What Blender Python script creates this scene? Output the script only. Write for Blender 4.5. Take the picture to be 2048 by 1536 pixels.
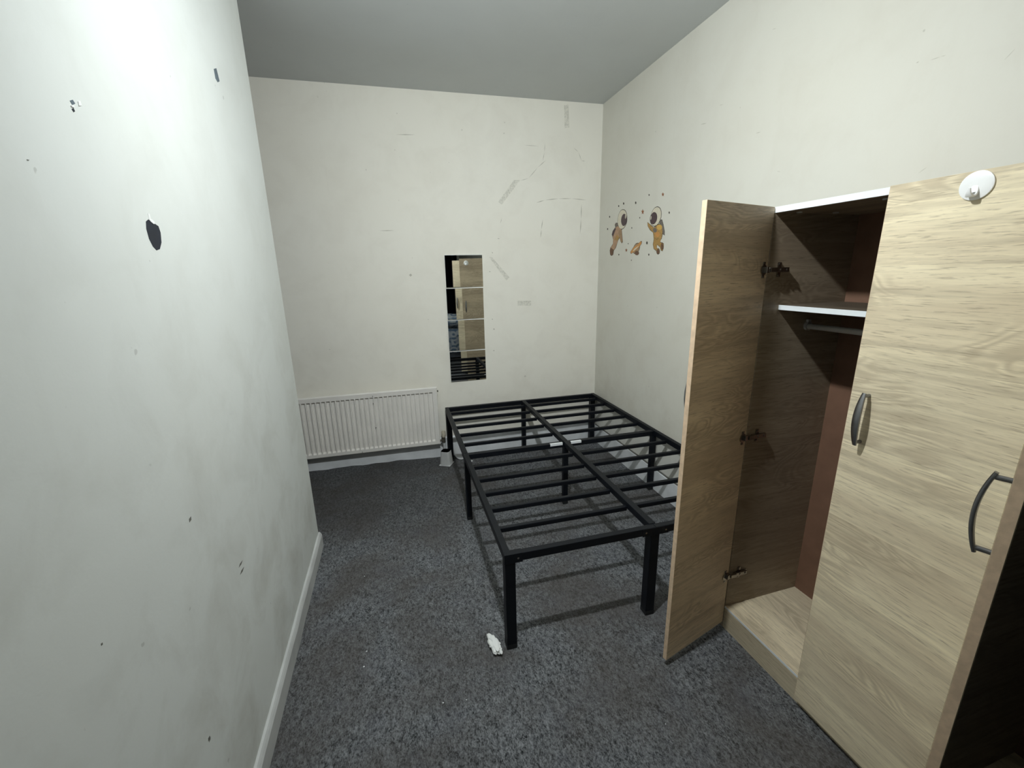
import bpy, bmesh, math, random
from mathutils import Vector, Matrix, noise
random.seed(7)
for o in list(bpy.data.objects): bpy.data.objects.remove(o)
scn = bpy.context.scene
col = scn.collection

# ------------------------------------------------------------------ camera
cam_d = bpy.data.cameras.new('camera'); cam = bpy.data.objects.new('camera', cam_d); col.objects.link(cam)
cam_d.sensor_fit = 'HORIZONTAL'; cam_d.sensor_width = 36.0; cam_d.lens = 850.38/2048*36.0
cam_d.clip_start = 0.02; cam_d.clip_end = 50
rt = Vector((0.96987243, -0.24282228, -0.0196166)); up = Vector((0.07972016, 0.24026097, 0.96742925)); fw = Vector((0.23020027, 0.9398468, -0.25238032))
M = Matrix((rt, up, -fw)).transposed().to_4x4(); M.translation = Vector((0, 0, 1.4406))
cam.matrix_world = M
scn.camera = cam

# ------------------------------------------------------------------ world, exposure
w = bpy.data.worlds.new('world'); scn.world = w; w.use_nodes = True
w.node_tree.nodes['Background'].inputs[0].default_value = (0.6, 0.7, 0.8, 1)
w.node_tree.nodes['Background'].inputs[1].default_value = 0.05
scn.view_settings.view_transform = 'Standard'; scn.view_settings.look = 'None'
scn.view_settings.exposure = 0.82; scn.view_settings.gamma = 1.0; scn.view_settings.use_curve_mapping = False
BULB = (0.2, 0.95, 2.33); BULB_STRENGTH = 1900.0; BULB_COLOR = (0.93, 0.99, 1.0); BULB_AIM = (.27, .76, -.72)

# ------------------------------------------------------------------ measured room (metres)
D = 3.275; R = 1.537; RA = 0.01536; H = 2.631; L = -0.557; E = 2.2505; LA = 0.02776
NEAR = -2.9; ALC = -1.75

# ------------------------------------------------------------------ helpers
def obj(name, bm, m, parent=None, smooth=False, loc=None, rot=None):
    me = bpy.data.meshes.new(name); bmesh.ops.recalc_face_normals(bm, faces=bm.faces[:]); bm.to_mesh(me); bm.free()
    if smooth:
        for p in me.polygons: p.use_smooth = True
        try: me.set_sharp_from_angle(angle=math.radians(40))
        except Exception: pass
    o = bpy.data.objects.new(name, me); col.objects.link(o)
    if m: me.materials.append(m)
    if parent: o.parent = parent
    if loc: o.location = loc
    if rot: o.rotation_euler = rot
    return o
def empty(name, loc=(0, 0, 0), rotz=0, parent=None):
    o = bpy.data.objects.new(name, None); col.objects.link(o); o.location = loc; o.rotation_euler = (0, 0, rotz)
    o.empty_display_size = .05
    if parent: o.parent = parent
    return o
def tag(o, label=None, cat=None, group=None, kind=None):
    if label: o['label'] = label
    if cat: o['category'] = cat
    if group: o['group'] = group
    if kind: o['kind'] = kind
    return o
def add_box(bm, a, b, bev=0.0, mat=None):
    t = bmesh.new(); bmesh.ops.create_cube(t, size=1)
    for v in t.verts: v.co = Vector([(a[i]+b[i])/2 + v.co[i]*(b[i]-a[i]) for i in range(3)])
    if bev: bmesh.ops.bevel(t, geom=t.edges[:], offset=bev, segments=2, affect='EDGES', profile=.6)
    if mat: t.transform(mat)
    me = bpy.data.meshes.new('t'); t.to_mesh(me); t.free(); bm.from_mesh(me); bpy.data.meshes.remove(me)
    return bm
def box(a, b, bev=0.0, mat=None): return add_box(bmesh.new(), a, b, bev, mat)
def add_cyl(bm, p, q, r, n=16, r2=None):
    p = Vector(p); q = Vector(q); d = q-p
    mt = Matrix.Translation((p+q)/2) @ d.to_track_quat('Z', 'Y').to_matrix().to_4x4()
    bmesh.ops.create_cone(bm, cap_ends=True, segments=n, radius1=r, radius2=r if r2 is None else r2, depth=d.length, matrix=mt)
    return bm
def add_lathe(bm, prof, mat=Matrix.Identity(4), n=32):
    rings = []
    for r, z in prof:
        rings.append([bm.verts.new(mat @ Vector((r*math.cos(2*math.pi*k/n), r*math.sin(2*math.pi*k/n), z))) for k in range(n)])
    for a, b in zip(rings[:-1], rings[1:]):
        for k in range(n): bm.faces.new((a[k], a[(k+1) % n], b[(k+1) % n], b[k]))
    bm.faces.new(rings[0][::-1]); bm.faces.new(rings[-1])
    return bm
def add_prism(bm, pts, nrm, o0, o1):
    nrm = Vector(nrm).normalized()
    a = [bm.verts.new(Vector(p)+nrm*o0) for p in pts]; b = [bm.verts.new(Vector(p)+nrm*o1) for p in pts]
    n = len(pts)
    bm.faces.new(b); bm.faces.new(a[::-1])
    for k in range(n): bm.faces.new((a[k], a[(k+1) % n], b[(k+1) % n], b[k]))
    return bm
def add_sweep(bm, path, ws, ts, side, cap=True):
    """rounded bar along path; ws = width along side, ts = thickness"""
    rings = []; side = Vector(side)
    for i, p in enumerate(path):
        p = Vector(p); a = Vector(path[max(0, i-1)]); b = Vector(path[min(len(path)-1, i+1)])
        t = (b-a).normalized(); s = (side - t*side.dot(t)).normalized(); u = t.cross(s)
        ring = []
        for k in range(12):
            an = 2*math.pi*k/12; c, sn = math.cos(an), math.sin(an)
            c = math.copysign(abs(c)**.6, c); sn = math.copysign(abs(sn)**.6, sn)
            ring.append(bm.verts.new(p + s*c*ws[i]/2 + u*sn*ts[i]/2))
        rings.append(ring)
    for a, b in zip(rings[:-1], rings[1:]):
        for k in range(12): bm.faces.new((a[k], a[(k+1) % 12], b[(k+1) % 12], b[k]))
    if cap: bm.faces.new(rings[0][::-1]); bm.faces.new(rings[-1])
    return bm

# ------------------------------------------------------------------ materials
class NT:
    def __init__(s, name):
        s.m = bpy.data.materials.new(name); s.m.use_nodes = True; s.t = s.m.node_tree; s.b = s.t.nodes['Principled BSDF']
    def n(s, kind, **kw):
        x = s.t.nodes.new(kind)
        for k, v in kw.items():
            if k in ('operation', 'blend_type', 'data_type', 'noise_dimensions', 'feature', 'interpolation', 'noise_type', 'clamp', 'use_clamp', 'normalize'): setattr(x, k, v)
        return x
    def l(s, a, b): s.t.links.new(a, b)
    def val(s, sock, v):
        if hasattr(v, 'links'): s.l(v, sock)
        else: sock.default_value = v
    def math(s, op, a, b=None, clamp=False):
        x = s.n('ShaderNodeMath', operation=op); x.use_clamp = clamp; s.val(x.inputs[0], a)
        if b is not None: s.val(x.inputs[1], b)
        return x.outputs[0]
    def mix(s, f, a, b, bt='MIX'):
        x = s.n('ShaderNodeMix', data_type='RGBA', blend_type=bt); s.val(x.inputs['Factor'], f)
        s.val(x.inputs[6], a if hasattr(a, 'links') else (*a, 1)); s.val(x.inputs[7], b if hasattr(b, 'links') else (*b, 1)); return x.outputs[2]
    def noise(s, vec, scale, detail=4, rough=.5, dist=0, dim='3D'):
        x = s.n('ShaderNodeTexNoise', noise_dimensions=dim); s.l(vec, x.inputs['Vector']); x.inputs['Scale'].default_value = scale
        x.inputs['Detail'].default_value = detail; x.inputs['Roughness'].default_value = rough; x.inputs['Distortion'].default_value = dist
        return x.outputs['Fac']
    def ramp(s, v, lo, hi, a=0., b=1.):
        x = s.n('ShaderNodeMapRange'); x.clamp = True; s.val(x.inputs[0], v); s.val(x.inputs[1], lo); s.val(x.inputs[2], hi); x.inputs[3].default_value = a; x.inputs[4].default_value = b
        return x.outputs[0]
    def obj(s): return s.n('ShaderNodeTexCoord').outputs['Object']
    def map(s, vec, sc=(1, 1, 1), loc=(0, 0, 0), rot=(0, 0, 0)):
        x = s.n('ShaderNodeMapping'); s.l(vec, x.inputs[0]); x.inputs['Scale'].default_value = sc; x.inputs['Location'].default_value = loc; x.inputs['Rotation'].default_value = rot
        return x.outputs[0]
    def bump(s, h, strength, dist, prev=None):
        x = s.n('ShaderNodeBump'); s.l(h, x.inputs['Height']); x.inputs['Strength'].default_value = strength; x.inputs['Distance'].default_value = dist
        if prev: s.l(prev, x.inputs['Normal'])
        s.l(x.outputs[0], s.b.inputs['Normal']); return x.outputs[0]
    def out(s, c=None, rough=None, metal=None, spec=None):
        if c is not None: s.val(s.b.inputs['Base Color'], c if hasattr(c, 'links') else (*c, 1))
        if rough is not None: s.val(s.b.inputs['Roughness'], rough)
        if metal is not None: s.b.inputs['Metallic'].default_value = metal
        if spec is not None: s.b.inputs['Specular IOR Level'].default_value = spec
        return s.m

def m_plain(name, c, rough=.5, metal=0., spec=.5, var=.12, sc=30, bump=0.):
    s = NT(name); v = s.obj(); n = s.noise(v, sc, 4)
    f = s.ramp(n, .3, .7)
    c2 = tuple(x*(1-var) for x in c)
    cc = s.mix(f, c2, c)
    if bump: s.bump(s.noise(v, sc*8, 3), bump, .0005)
    return s.out(cc, rough, metal, spec)

def m_wall(name, base, smudge, seed, low=1.0, dirt=.5):
    s = NT(name); v = s.obj(); v = s.map(v, loc=(seed, seed*2, 0))
    big = s.noise(v, 1.3, 3, .5); mid = s.noise(v, 5, 5, .6, .4); fine = s.noise(v, 90, 4, .6)
    sep = s.n('ShaderNodeSeparateXYZ'); s.l(s.obj(), sep.inputs[0]); z = sep.outputs[2]
    c = s.mix(s.ramp(big, .35, .65, 0, .35), base, tuple(b*k for b, k in zip(base, (.95, .93, .89))))
    grime = s.math('MULTIPLY', s.ramp(mid, .46, .72), s.ramp(z, low, low*.15, .15, dirt))
    c = s.mix(grime, c, smudge)
    streak = s.noise(s.map(v, sc=(1, 1, .25), rot=(0, 0, 0)), 9, 4, .6, .8)
    c = s.mix(s.ramp(streak, .6, .8, 0, .09), c, smudge)
    dots = s.noise(v, 30, 2, .4); c = s.mix(s.ramp(dots, .775, .80, 0, .35), c, tuple(x*.55 for x in smudge))
    b1 = s.bump(fine, .25, .0008)
    b2 = s.bump(s.noise(v, 22, 3, .6), .2, .002, b1)
    s.bump(s.noise(v, 3.0, 2, .5), .35, .012, b2)
    return s.out(c, .62, 0, .35)

def m_wood(name, axis, seed, tone=1.0, across_ax=None, g=1.04):
    """light oak laminate; grain runs along the given local axis, planks stacked along the other"""
    s = NT(name); v0 = s.obj(); v0 = s.map(v0, loc=(seed*1.7, seed*2.3, seed*.9))
    sep = s.n('ShaderNodeSeparateXYZ'); s.l(v0, sep.inputs[0]); xs = {'x': sep.outputs[0], 'y': sep.outputs[1], 'z': sep.outputs[2]}
    along = xs[axis]
    across = xs['z'] if axis in 'xy' else xs['x']
    if across_ax: across = xs[across_ax]
    # wavering plank edge
    pl = s.math('FLOOR', s.math('DIVIDE', s.math('ADD', across, 10.0), .235))
    wn = s.n('ShaderNodeTexWhiteNoise', noise_dimensions='1D'); s.l(pl, wn.inputs['W']); rnd = wn.outputs['Value']
    al2 = s.math('ADD', along, s.math('MULTIPLY', rnd, 7.3))
    cv = s.n('ShaderNodeCombineXYZ'); s.l(al2, cv.inputs[0]); s.l(across, cv.inputs[1]); s.l(s.math('MULTIPLY', rnd, 3.1), cv.inputs[2]); v = cv.outputs[0]
    band = s.noise(s.map(v, sc=(1.1, 9, 1)), 1.0, 3, .55, .3)
    sw = s.noise(s.map(v, sc=(2.2, 7.5, 1)), 1.0, 2, .45, 1.1)
    ring = s.math('SINE', s.math('MULTIPLY', sw, 95.0)); ring = s.ramp(ring, -1., 1.)
    where = s.ramp(s.noise(s.map(v, sc=(2.4, 4.5, 1), loc=(5, 3, 2)), 1.0, 1), .50, .60)
    fib = s.noise(s.map(v, sc=(7, 130, 1)), 1.0, 5, .65, .2)
    fleck = s.noise(s.map(v, sc=(20, 330, 1)), 1.0, 3, .6)
    streak = s.noise(s.map(v, sc=(2.0, 34, 1)), 1.0, 4, .6, .4)
    k = lambda c: (min(.93, c[0]*tone), min(.9, c[1]*tone*g), min(.85, c[2]*tone*g))
    c = s.mix(s.ramp(band, .3, .7), k((.60, .50, .355)), k((.385, .305, .215)))
    c = s.mix(s.math('MULTIPLY', rnd, .38), c, k((.47, .405, .30)))
    c = s.mix(s.math('MULTIPLY', s.math('MULTIPLY', ring, where), .55), c, k((.27, .21, .145)))
    c = s.mix(s.ramp(streak, .5, .68, 0, .6), c, k((.30, .245, .175)))
    c = s.mix(s.ramp(fib, .42, .68, 0, .45), c, k((.33, .265, .185)))
    c = s.mix(s.ramp(fleck, .56, .68, 0, .7), c, k((.23, .18, .125)))
    s.bump(fib, .15, .0006)
    return s.out(c, .5, 0, .35)

def m_carpet():
    s = NT('grey carpet'); v = s.obj()
    warp = s.n('ShaderNodeVectorMath'); warp.operation = 'ADD'
    s.l(v, warp.inputs[0])
    nz = s.n('ShaderNodeTexNoise'); nz.inputs['Scale'].default_value = 60; s.l(v, nz.inputs['Vector'])
    vm = s.n('ShaderNodeVectorMath'); vm.operation = 'SCALE'; vm.inputs['Scale'].default_value = .012; s.l(nz.outputs['Color'], vm.inputs[0]); s.l(vm.outputs[0], warp.inputs[1])
    pv = s.map(warp.outputs[0], sc=(1, .55, 1), rot=(0, 0, .35))
    tuft = s.noise(pv, 240, 4, .75); tuft2 = s.noise(pv, 95, 3, .65)
    blot = s.noise(v, 2.1, 5, .6, .5); blot2 = s.noise(v, 7, 4, .6)
    t = s.math('ADD', s.math('MULTIPLY', tuft, .6), s.math('MULTIPLY', tuft2, .4))
    c = s.mix(s.ramp(t, .40, .62), (.024, .026, .028), (.275, .285, .300))
    c = s.mix(s.ramp(blot, .42, .62, 0, .62), c, (.088, .078, .071))
    c = s.mix(s.ramp(blot2, .5, .7, 0, .25), c, (.135, .14, .165))
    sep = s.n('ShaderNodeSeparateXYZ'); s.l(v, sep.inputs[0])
    # darker, slightly browner carpet in the recess behind the left wall
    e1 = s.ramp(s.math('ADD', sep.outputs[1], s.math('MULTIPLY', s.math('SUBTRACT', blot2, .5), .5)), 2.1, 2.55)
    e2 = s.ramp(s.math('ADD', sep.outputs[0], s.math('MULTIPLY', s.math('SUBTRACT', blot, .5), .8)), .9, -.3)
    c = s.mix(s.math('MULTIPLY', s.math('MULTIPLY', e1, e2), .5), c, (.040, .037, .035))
    s.bump(t, 1.0, .006)
    return s.out(c, .95, 0, .1)

WALL = (.80, .780, .715)
M_ = dict(
 back=m_wall('cream wall paint', (.86, .835, .755), (.60, .55, .47), 1.3, 1.0, .3),  # one cream paint in three tones, each evening out the lamp's light
 left=m_wall('cream wall paint left', (.70, .725, .705), (.46, .455, .41), 7.7, 1.5, .55),  # cool cast of the strong light put into this copy
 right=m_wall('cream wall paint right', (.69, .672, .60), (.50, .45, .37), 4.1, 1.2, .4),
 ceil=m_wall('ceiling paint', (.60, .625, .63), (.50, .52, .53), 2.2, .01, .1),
 alc=m_plain('dark bounce-cutting paint', (.16, .165, .17), .7),  # made-up dark coat on unseen walls, cuts bounce onto the back wall
 skirt=m_plain('white gloss skirting paint', (.80, .82, .84), .35, var=.18, sc=9),
 skirt_old=m_plain('chipped skirting paint', (.60, .61, .60), .45, var=.25, sc=6, bump=.3),
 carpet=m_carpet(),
 black=m_plain('black powder coat', (.0035, .005, .0085), .5, 0, .26, .3, 14),
 foot=m_plain('black plastic foot', (.008, .009, .010), .6),
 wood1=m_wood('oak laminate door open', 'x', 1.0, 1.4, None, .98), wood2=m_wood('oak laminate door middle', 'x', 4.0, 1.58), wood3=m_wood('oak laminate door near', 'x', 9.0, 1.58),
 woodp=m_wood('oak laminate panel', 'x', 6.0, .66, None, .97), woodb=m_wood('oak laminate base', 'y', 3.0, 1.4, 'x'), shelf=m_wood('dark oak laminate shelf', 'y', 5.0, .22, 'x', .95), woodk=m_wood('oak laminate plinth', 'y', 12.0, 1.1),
 mdf=m_plain('raw board edge', (.74, .545, .37), .75, var=.22, sc=60, bump=.3),
 hard=m_plain('brown hardboard', (.19, .10, .062), .7, var=.15, sc=20),
 white=m_plain('white melamine edge', (.80, .84, .86), .4, var=.05),
 plast=m_plain('white plastic', (.88, .88, .87), .35, var=.06),
 steel=m_plain('brushed dark nickel', (.30, .30, .31), .34, 1., var=.25, sc=40),
 hinge=m_plain('nickel hinge steel', (.36, .33, .30), .25, 1., var=.2),
 rod=m_plain('grey rail tube', (.55, .55, .54), .4, .3, var=.1),
 rad=m_plain('cream radiator enamel', (.84, .81, .76), .35, var=.08, sc=7),
 brass=m_plain('tarnished valve brass', (.13, .12, .10), .5, .6, var=.4, sc=60),
 ivory=m_plain('ivory valve cap', (.62, .57, .46), .5, var=.3, sc=40),
 copper=m_plain('painted pipe', (.58, .59, .60), .4, var=.1),
 tissue=m_plain('white tissue', (.84, .85, .83), .9, var=.08, bump=.3),
 paper=m_plain('white paper', (.78, .79, .80), .8, var=.06),
 slabel=m_plain('white slat label', (.82, .84, .86), .6, var=.03),
 scuff=m_plain('pencil grey scuff', (.56, .535, .46), .8, var=.2),
 scuffd=m_plain('dark scuff', (.17, .165, .145), .8, var=.3),
 navy=m_plain('bare dark wall under paint', (.010, .014, .026), .6, var=.3),
 slate=m_plain('slate grey', (.13, .17, .20), .6, var=.3),
 curtain=m_plain('navy curtain cloth', (.010, .013, .026), .9, var=.3, sc=12),
 peach=m_plain('peach ink', (.50, .31, .19), .6, var=.25, sc=60), brown=m_plain('brown ink', (.17, .085, .045), .6, var=.3, sc=60),
 plum=m_plain('plum visor ink', (.070, .035, .042), .45, var=.3, sc=60), gold=m_plain('gold ink', (.50, .29, .085), .6, var=.4, sc=90),
 tan=m_plain('tan ink', (.42, .27, .15), .6, var=.3, sc=60), cream=m_plain('cream ink', (.72, .66, .52), .6, var=.12, sc=60),
 yellow=m_plain('yellow ink', (.70, .42, .10), .6, var=.25, sc=60), orange=m_plain('orange ink', (.62, .29, .08), .6, var=.25, sc=60),
 ink=m_plain('dark outline ink', (.055, .045, .030), .6, var=.3), ink_pack=m_plain('grey brown ink', (.19, .165, .14), .6, var=.3), ink_star=m_plain('rust star ink', (.33, .13, .055), .6, var=.3, sc=90),
)
def m_tape():
    s = NT('clear tape'); v = s.obj()
    n = s.noise(v, 70, 3, .6)
    s.bump(n, .8, .002)
    s.b.inputs['Transmission Weight'].default_value = 0.0
    s.val(s.b.inputs['Alpha'], s.ramp(n, .35, .65, .04, .24))
    return s.out((.72, .71, .64), .3, 0, .6)
M_['tape'] = m_tape()
def m_mirror():
    s = NT('mirror glass'); return s.out((.80, .83, .82), .015, 1.)
M_['mirror'] = m_mirror()
def m_bulb():
    s = NT('lit bulb'); s.b.inputs['Emission Color'].default_value = (*BULB_COLOR, 1); s.b.inputs['Emission Strength'].default_value = BULB_STRENGTH
    return s.out((.9, .9, .9), .4)
M_['bulb'] = m_bulb()
def m_duvet():
    s = NT('blue floral duvet'); v = s.obj()
    vo = s.n('ShaderNodeTexVoronoi'); s.l(v, vo.inputs['Vector']); vo.inputs['Scale'].default_value = 6
    d = vo.outputs['Distance']
    r = s.math('SINE', s.math('MULTIPLY', d, 17.0)); n = s.noise(v, 18, 3)
    c = s.mix(s.ramp(r, -.2, .4), (.24, .34, .50), (.85, .88, .92))
    c = s.mix(s.ramp(n, .5, .6, 0, .7), c, (.82, .86, .92))
    return s.out(c, .9)
M_['duvet'] = m_duvet()
M_['mattress'] = m_plain('mattress ticking', (.10, .11, .13), .9)
BAKE = {'astro1': [('backpack','slate',[(0.2971,1.7607),(0.2955,1.7554),(0.2901,1.7515),(0.2819,1.7499),(0.2726,1.7508),(0.2639,1.7542),(0.2576,1.7593),(0.255,1.7651),(0.2567,1.7705),(0.2622,1.7744),(0.2704,1.776),(0.2798,1.7749),(0.2883,1.7716),(0.2945,1.7665)]),('leg','peach',[(0.2327,1.6719),(0.3125,1.6638),(0.292,1.631),(0.2765,1.6076),(0.2485,1.5907),(0.2008,1.5953),(0.1976,1.6123),(0.2358,1.6348)]),('boot','brown',[(0.1994,1.6121),(0.2484,1.5928),(0.2402,1.5608),(0.2189,1.5547),(0.1979,1.5627),(0.1892,1.5897)]),('torso','peach',[(0.2941,1.7551),(0.2559,1.745),(0.225,1.7216),(0.2139,1.7022),(0.2304,1.6783),(0.2389,1.6625),(0.303,1.6545),(0.3253,1.6728),(0.3545,1.7215),(0.3339,1.7372)]),('sleeve','plum',[(0.2558,1.7462),(0.2246,1.7257),(0.2119,1.7044),(0.2315,1.6864),(0.2474,1.7094),(0.2714,1.7374)]),('belt_pack','gold',[(0.2862,1.698),(0.3251,1.6748),(0.303,1.6545),(0.2478,1.6634),(0.2709,1.6832)]),('arm','tan',[(0.3224,1.7246),(0.3545,1.7215),(0.3644,1.6775),(0.3766,1.6432),(0.3642,1.6342),(0.3471,1.6473),(0.3263,1.6806),(0.3055,1.7043)]),('helmet','cream',[(0.4214,1.7826),(0.415,1.762),(0.4016,1.745),(0.3829,1.7335),(0.3608,1.7291),(0.3381,1.7325),(0.3175,1.7433),(0.3017,1.7603),(0.2928,1.7814),(0.2919,1.804),(0.2991,1.8251),(0.3134,1.8421),(0.3329,1.8529),(0.3551,1.8564),(0.3773,1.8523),(0.397,1.8413),(0.4119,1.8246),(0.4204,1.8042)]),('visor','plum',[(0.4227,1.7804),(0.4189,1.7656),(0.4097,1.7538),(0.3963,1.7468),(0.3808,1.7459),(0.3654,1.7511),(0.3527,1.7617),(0.3446,1.7763),(0.3424,1.7923),(0.3465,1.8074),(0.3561,1.8192),(0.3697,1.8258),(0.3853,1.8264),(0.4003,1.8209),(0.4127,1.8103),(0.4205,1.7961)]),('visor_glint','white',[(0.4086,1.804),(0.4062,1.7942),(0.4014,1.7907),(0.3971,1.7956),(0.3957,1.806),(0.3982,1.8158),(0.403,1.8193),(0.4073,1.8144)])],
 'astro2': [('backpack','slate',[(0.8226,1.7332),(0.8437,1.7321),(0.8572,1.7036),(0.8749,1.6688),(0.8778,1.6448),(0.8525,1.6576),(0.8195,1.7075)]),('leg','gold',[(0.8043,1.6262),(0.8462,1.6247),(0.8376,1.6051),(0.8718,1.596),(0.8752,1.5723),(0.8677,1.5548),(0.8501,1.5602),(0.8404,1.5811),(0.8081,1.5934)]),('leg','gold',[(0.7692,1.6306),(0.8108,1.624),(0.806,1.6004),(0.8038,1.5765),(0.8313,1.5646),(0.8386,1.5437),(0.8208,1.5377),(0.8026,1.5593),(0.7759,1.5712),(0.7634,1.5963)]),('boot','brown',[(0.837,1.5524),(0.8352,1.5436),(0.8284,1.5384),(0.8191,1.5388),(0.811,1.5447),(0.807,1.5539),(0.8089,1.5627),(0.8158,1.5678),(0.825,1.5673),(0.8331,1.5614)]),('boot','brown',[(0.8744,1.5791),(0.8733,1.5673),(0.8675,1.5602),(0.8593,1.5607),(0.8517,1.5685),(0.8477,1.5807),(0.8489,1.5926),(0.8547,1.5995),(0.8629,1.599),(0.8704,1.5911)]),('torso','gold',[(0.7587,1.6952),(0.7947,1.7095),(0.8318,1.7056),(0.8547,1.674),(0.8543,1.6475),(0.8474,1.6246),(0.7692,1.6306),(0.7588,1.666)]),('sleeve','yellow',[(0.8491,1.6912),(0.8472,1.6844),(0.8401,1.6796),(0.8292,1.6775),(0.8166,1.6787),(0.8048,1.683),(0.7961,1.6895),(0.7924,1.6969),(0.7945,1.7037),(0.8018,1.7086),(0.8129,1.7105),(0.8255,1.7092),(0.8372,1.7049),(0.8456,1.6984)]),('arm','gold',[(0.6856,1.7367),(0.7032,1.7275),(0.7313,1.71),(0.7719,1.6904),(0.788,1.6702),(0.7564,1.6696),(0.7205,1.6896),(0.693,1.7122)]),('chest_panel','slate',[(0.7957,1.679),(0.7906,1.6694),(0.7759,1.6665),(0.76,1.6721),(0.7524,1.6831),(0.7576,1.6928),(0.7726,1.6955),(0.7883,1.6897)]),('emblem','orange',[(0.831,1.6511),(0.8271,1.6424),(0.8147,1.6377),(0.7985,1.639),(0.7845,1.6459),(0.7784,1.6557),(0.7824,1.6646),(0.795,1.6691),(0.8113,1.6676),(0.8249,1.6608)]),('helmet','cream',[(0.828,1.7488),(0.8199,1.7318),(0.8063,1.7182),(0.7887,1.7095),(0.7692,1.707),(0.7502,1.7111),(0.734,1.7214),(0.7228,1.7367),(0.718,1.755),(0.7202,1.774),(0.7291,1.7914),(0.7435,1.8048),(0.7615,1.8128),(0.7808,1.8145),(0.7993,1.8099),(0.8147,1.7995),(0.8252,1.7847),(0.8299,1.7671)]),('visor','plum',[(0.7912,1.7457),(0.7854,1.7329),(0.7748,1.7233),(0.7607,1.7181),(0.7453,1.7183),(0.7311,1.724),(0.7201,1.7343),(0.7142,1.7476),(0.7144,1.7619),(0.7205,1.7748),(0.7316,1.7844),(0.7459,1.7892),(0.7612,1.7886),(0.7751,1.7827),(0.7856,1.7726),(0.7913,1.7596)]),('visor_glint','white',[(0.7285,1.758),(0.7256,1.7498),(0.7213,1.747),(0.7182,1.7512),(0.718,1.76),(0.7209,1.7682),(0.7251,1.771),(0.7283,1.7667)])],
 'chips': [('navy',[(1.1151,1.5634),(1.1028,1.5692),(1.0934,1.5647),(1.0772,1.5626),(1.0642,1.5593),(1.0604,1.546),(1.0663,1.5238),(1.0806,1.5087),(1.0968,1.5051),(1.1091,1.5125),(1.1183,1.5277),(1.1204,1.5481)]),('slate',[(0.4585,2.106),(0.4295,2.1194),(0.4236,2.1027),(0.4176,2.0858),(0.4416,2.0742),(0.4582,2.0791)]),('slate',[(1.2792,1.7371),(1.2704,1.7415),(1.2657,1.7373),(1.2752,1.7316)]),('navy',[(1.2799,1.7244),(1.274,1.7279),(1.2717,1.7237),(1.2766,1.7205)]),('white',[(1.101,1.5817),(1.095,1.5817),(1.0935,1.5714),(1.0879,1.5702),(1.0795,1.5662),(1.0842,1.5611),(1.0951,1.5645),(1.1016,1.5686)]),('white',[(1.2805,1.7296),(1.2728,1.7333),(1.2725,1.7295),(1.2794,1.7278)]),('white',[(1.2578,1.7432),(1.251,1.7464),(1.2499,1.7397),(1.2578,1.7366)])],
 'dots': [[(0.3045,1.8881),(0.3026,1.8837),(0.2974,1.8825),(0.2917,1.8852),(0.2891,1.8903),(0.2909,1.8947),(0.2962,1.8959),(0.3018,1.8932)],[(0.3754,1.8946),(0.3733,1.8893),(0.3671,1.8879),(0.3605,1.8912),(0.3574,1.8972),(0.3595,1.9025),(0.3657,1.9039),(0.3722,1.9006)],[(0.5368,1.8753),(0.5348,1.8698),(0.5288,1.8683),(0.5222,1.8717),(0.519,1.8779),(0.521,1.8835),(0.5271,1.8849),(0.5336,1.8815)],[(0.6902,1.8981),(0.6889,1.8942),(0.6849,1.8932),(0.6805,1.8956),(0.6783,1.9001),(0.6796,1.904),(0.6836,1.905),(0.688,1.9025)],[(0.9166,1.7652),(0.9154,1.7606),(0.9112,1.7592),(0.9065,1.7618),(0.904,1.7668),(0.9053,1.7714),(0.9095,1.7728),(0.9142,1.7702)],[(0.5936,1.7752),(0.5925,1.772),(0.5891,1.771),(0.5854,1.7728),(0.5836,1.7764),(0.5847,1.7797),(0.5881,1.7806),(0.5918,1.7788)],[(0.4981,1.7221),(0.4969,1.7187),(0.4932,1.7176),(0.4893,1.7195),(0.4873,1.7232),(0.4886,1.7266),(0.4922,1.7277),(0.4962,1.7258)],[(0.1732,1.8322),(0.1711,1.8275),(0.1654,1.8261),(0.1593,1.8289),(0.1564,1.8342),(0.1585,1.8389),(0.1643,1.8402),(0.1703,1.8374)],[(0.1474,1.7487),(0.1453,1.7438),(0.1395,1.7423),(0.1332,1.745),(0.1303,1.7503),(0.1324,1.7552),(0.1383,1.7567),(0.1445,1.754)],[(0.4592,1.6227),(0.4581,1.6196),(0.4548,1.6186),(0.4513,1.6201),(0.4496,1.6233),(0.4507,1.6263),(0.454,1.6274),(0.4575,1.6259)],[(0.7007,1.6111),(0.6987,1.6045),(0.6923,1.6022),(0.6852,1.6054),(0.6817,1.6124),(0.6837,1.619),(0.6902,1.6213),(0.6972,1.618)],[(0.3358,1.5549),(0.3342,1.5507),(0.3295,1.5491),(0.3244,1.5511),(0.322,1.5556),(0.3237,1.5598),(0.3284,1.5614),(0.3334,1.5594)],[(0.7275,1.5377),(0.7261,1.5329),(0.7215,1.5311),(0.7166,1.5333),(0.7141,1.5382),(0.7155,1.543),(0.72,1.5448),(0.725,1.5426)],[(0.5129,1.5102),(0.5118,1.5072),(0.5087,1.506),(0.5053,1.5074),(0.5036,1.5105),(0.5047,1.5136),(0.5078,1.5148),(0.5112,1.5134)]],
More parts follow.
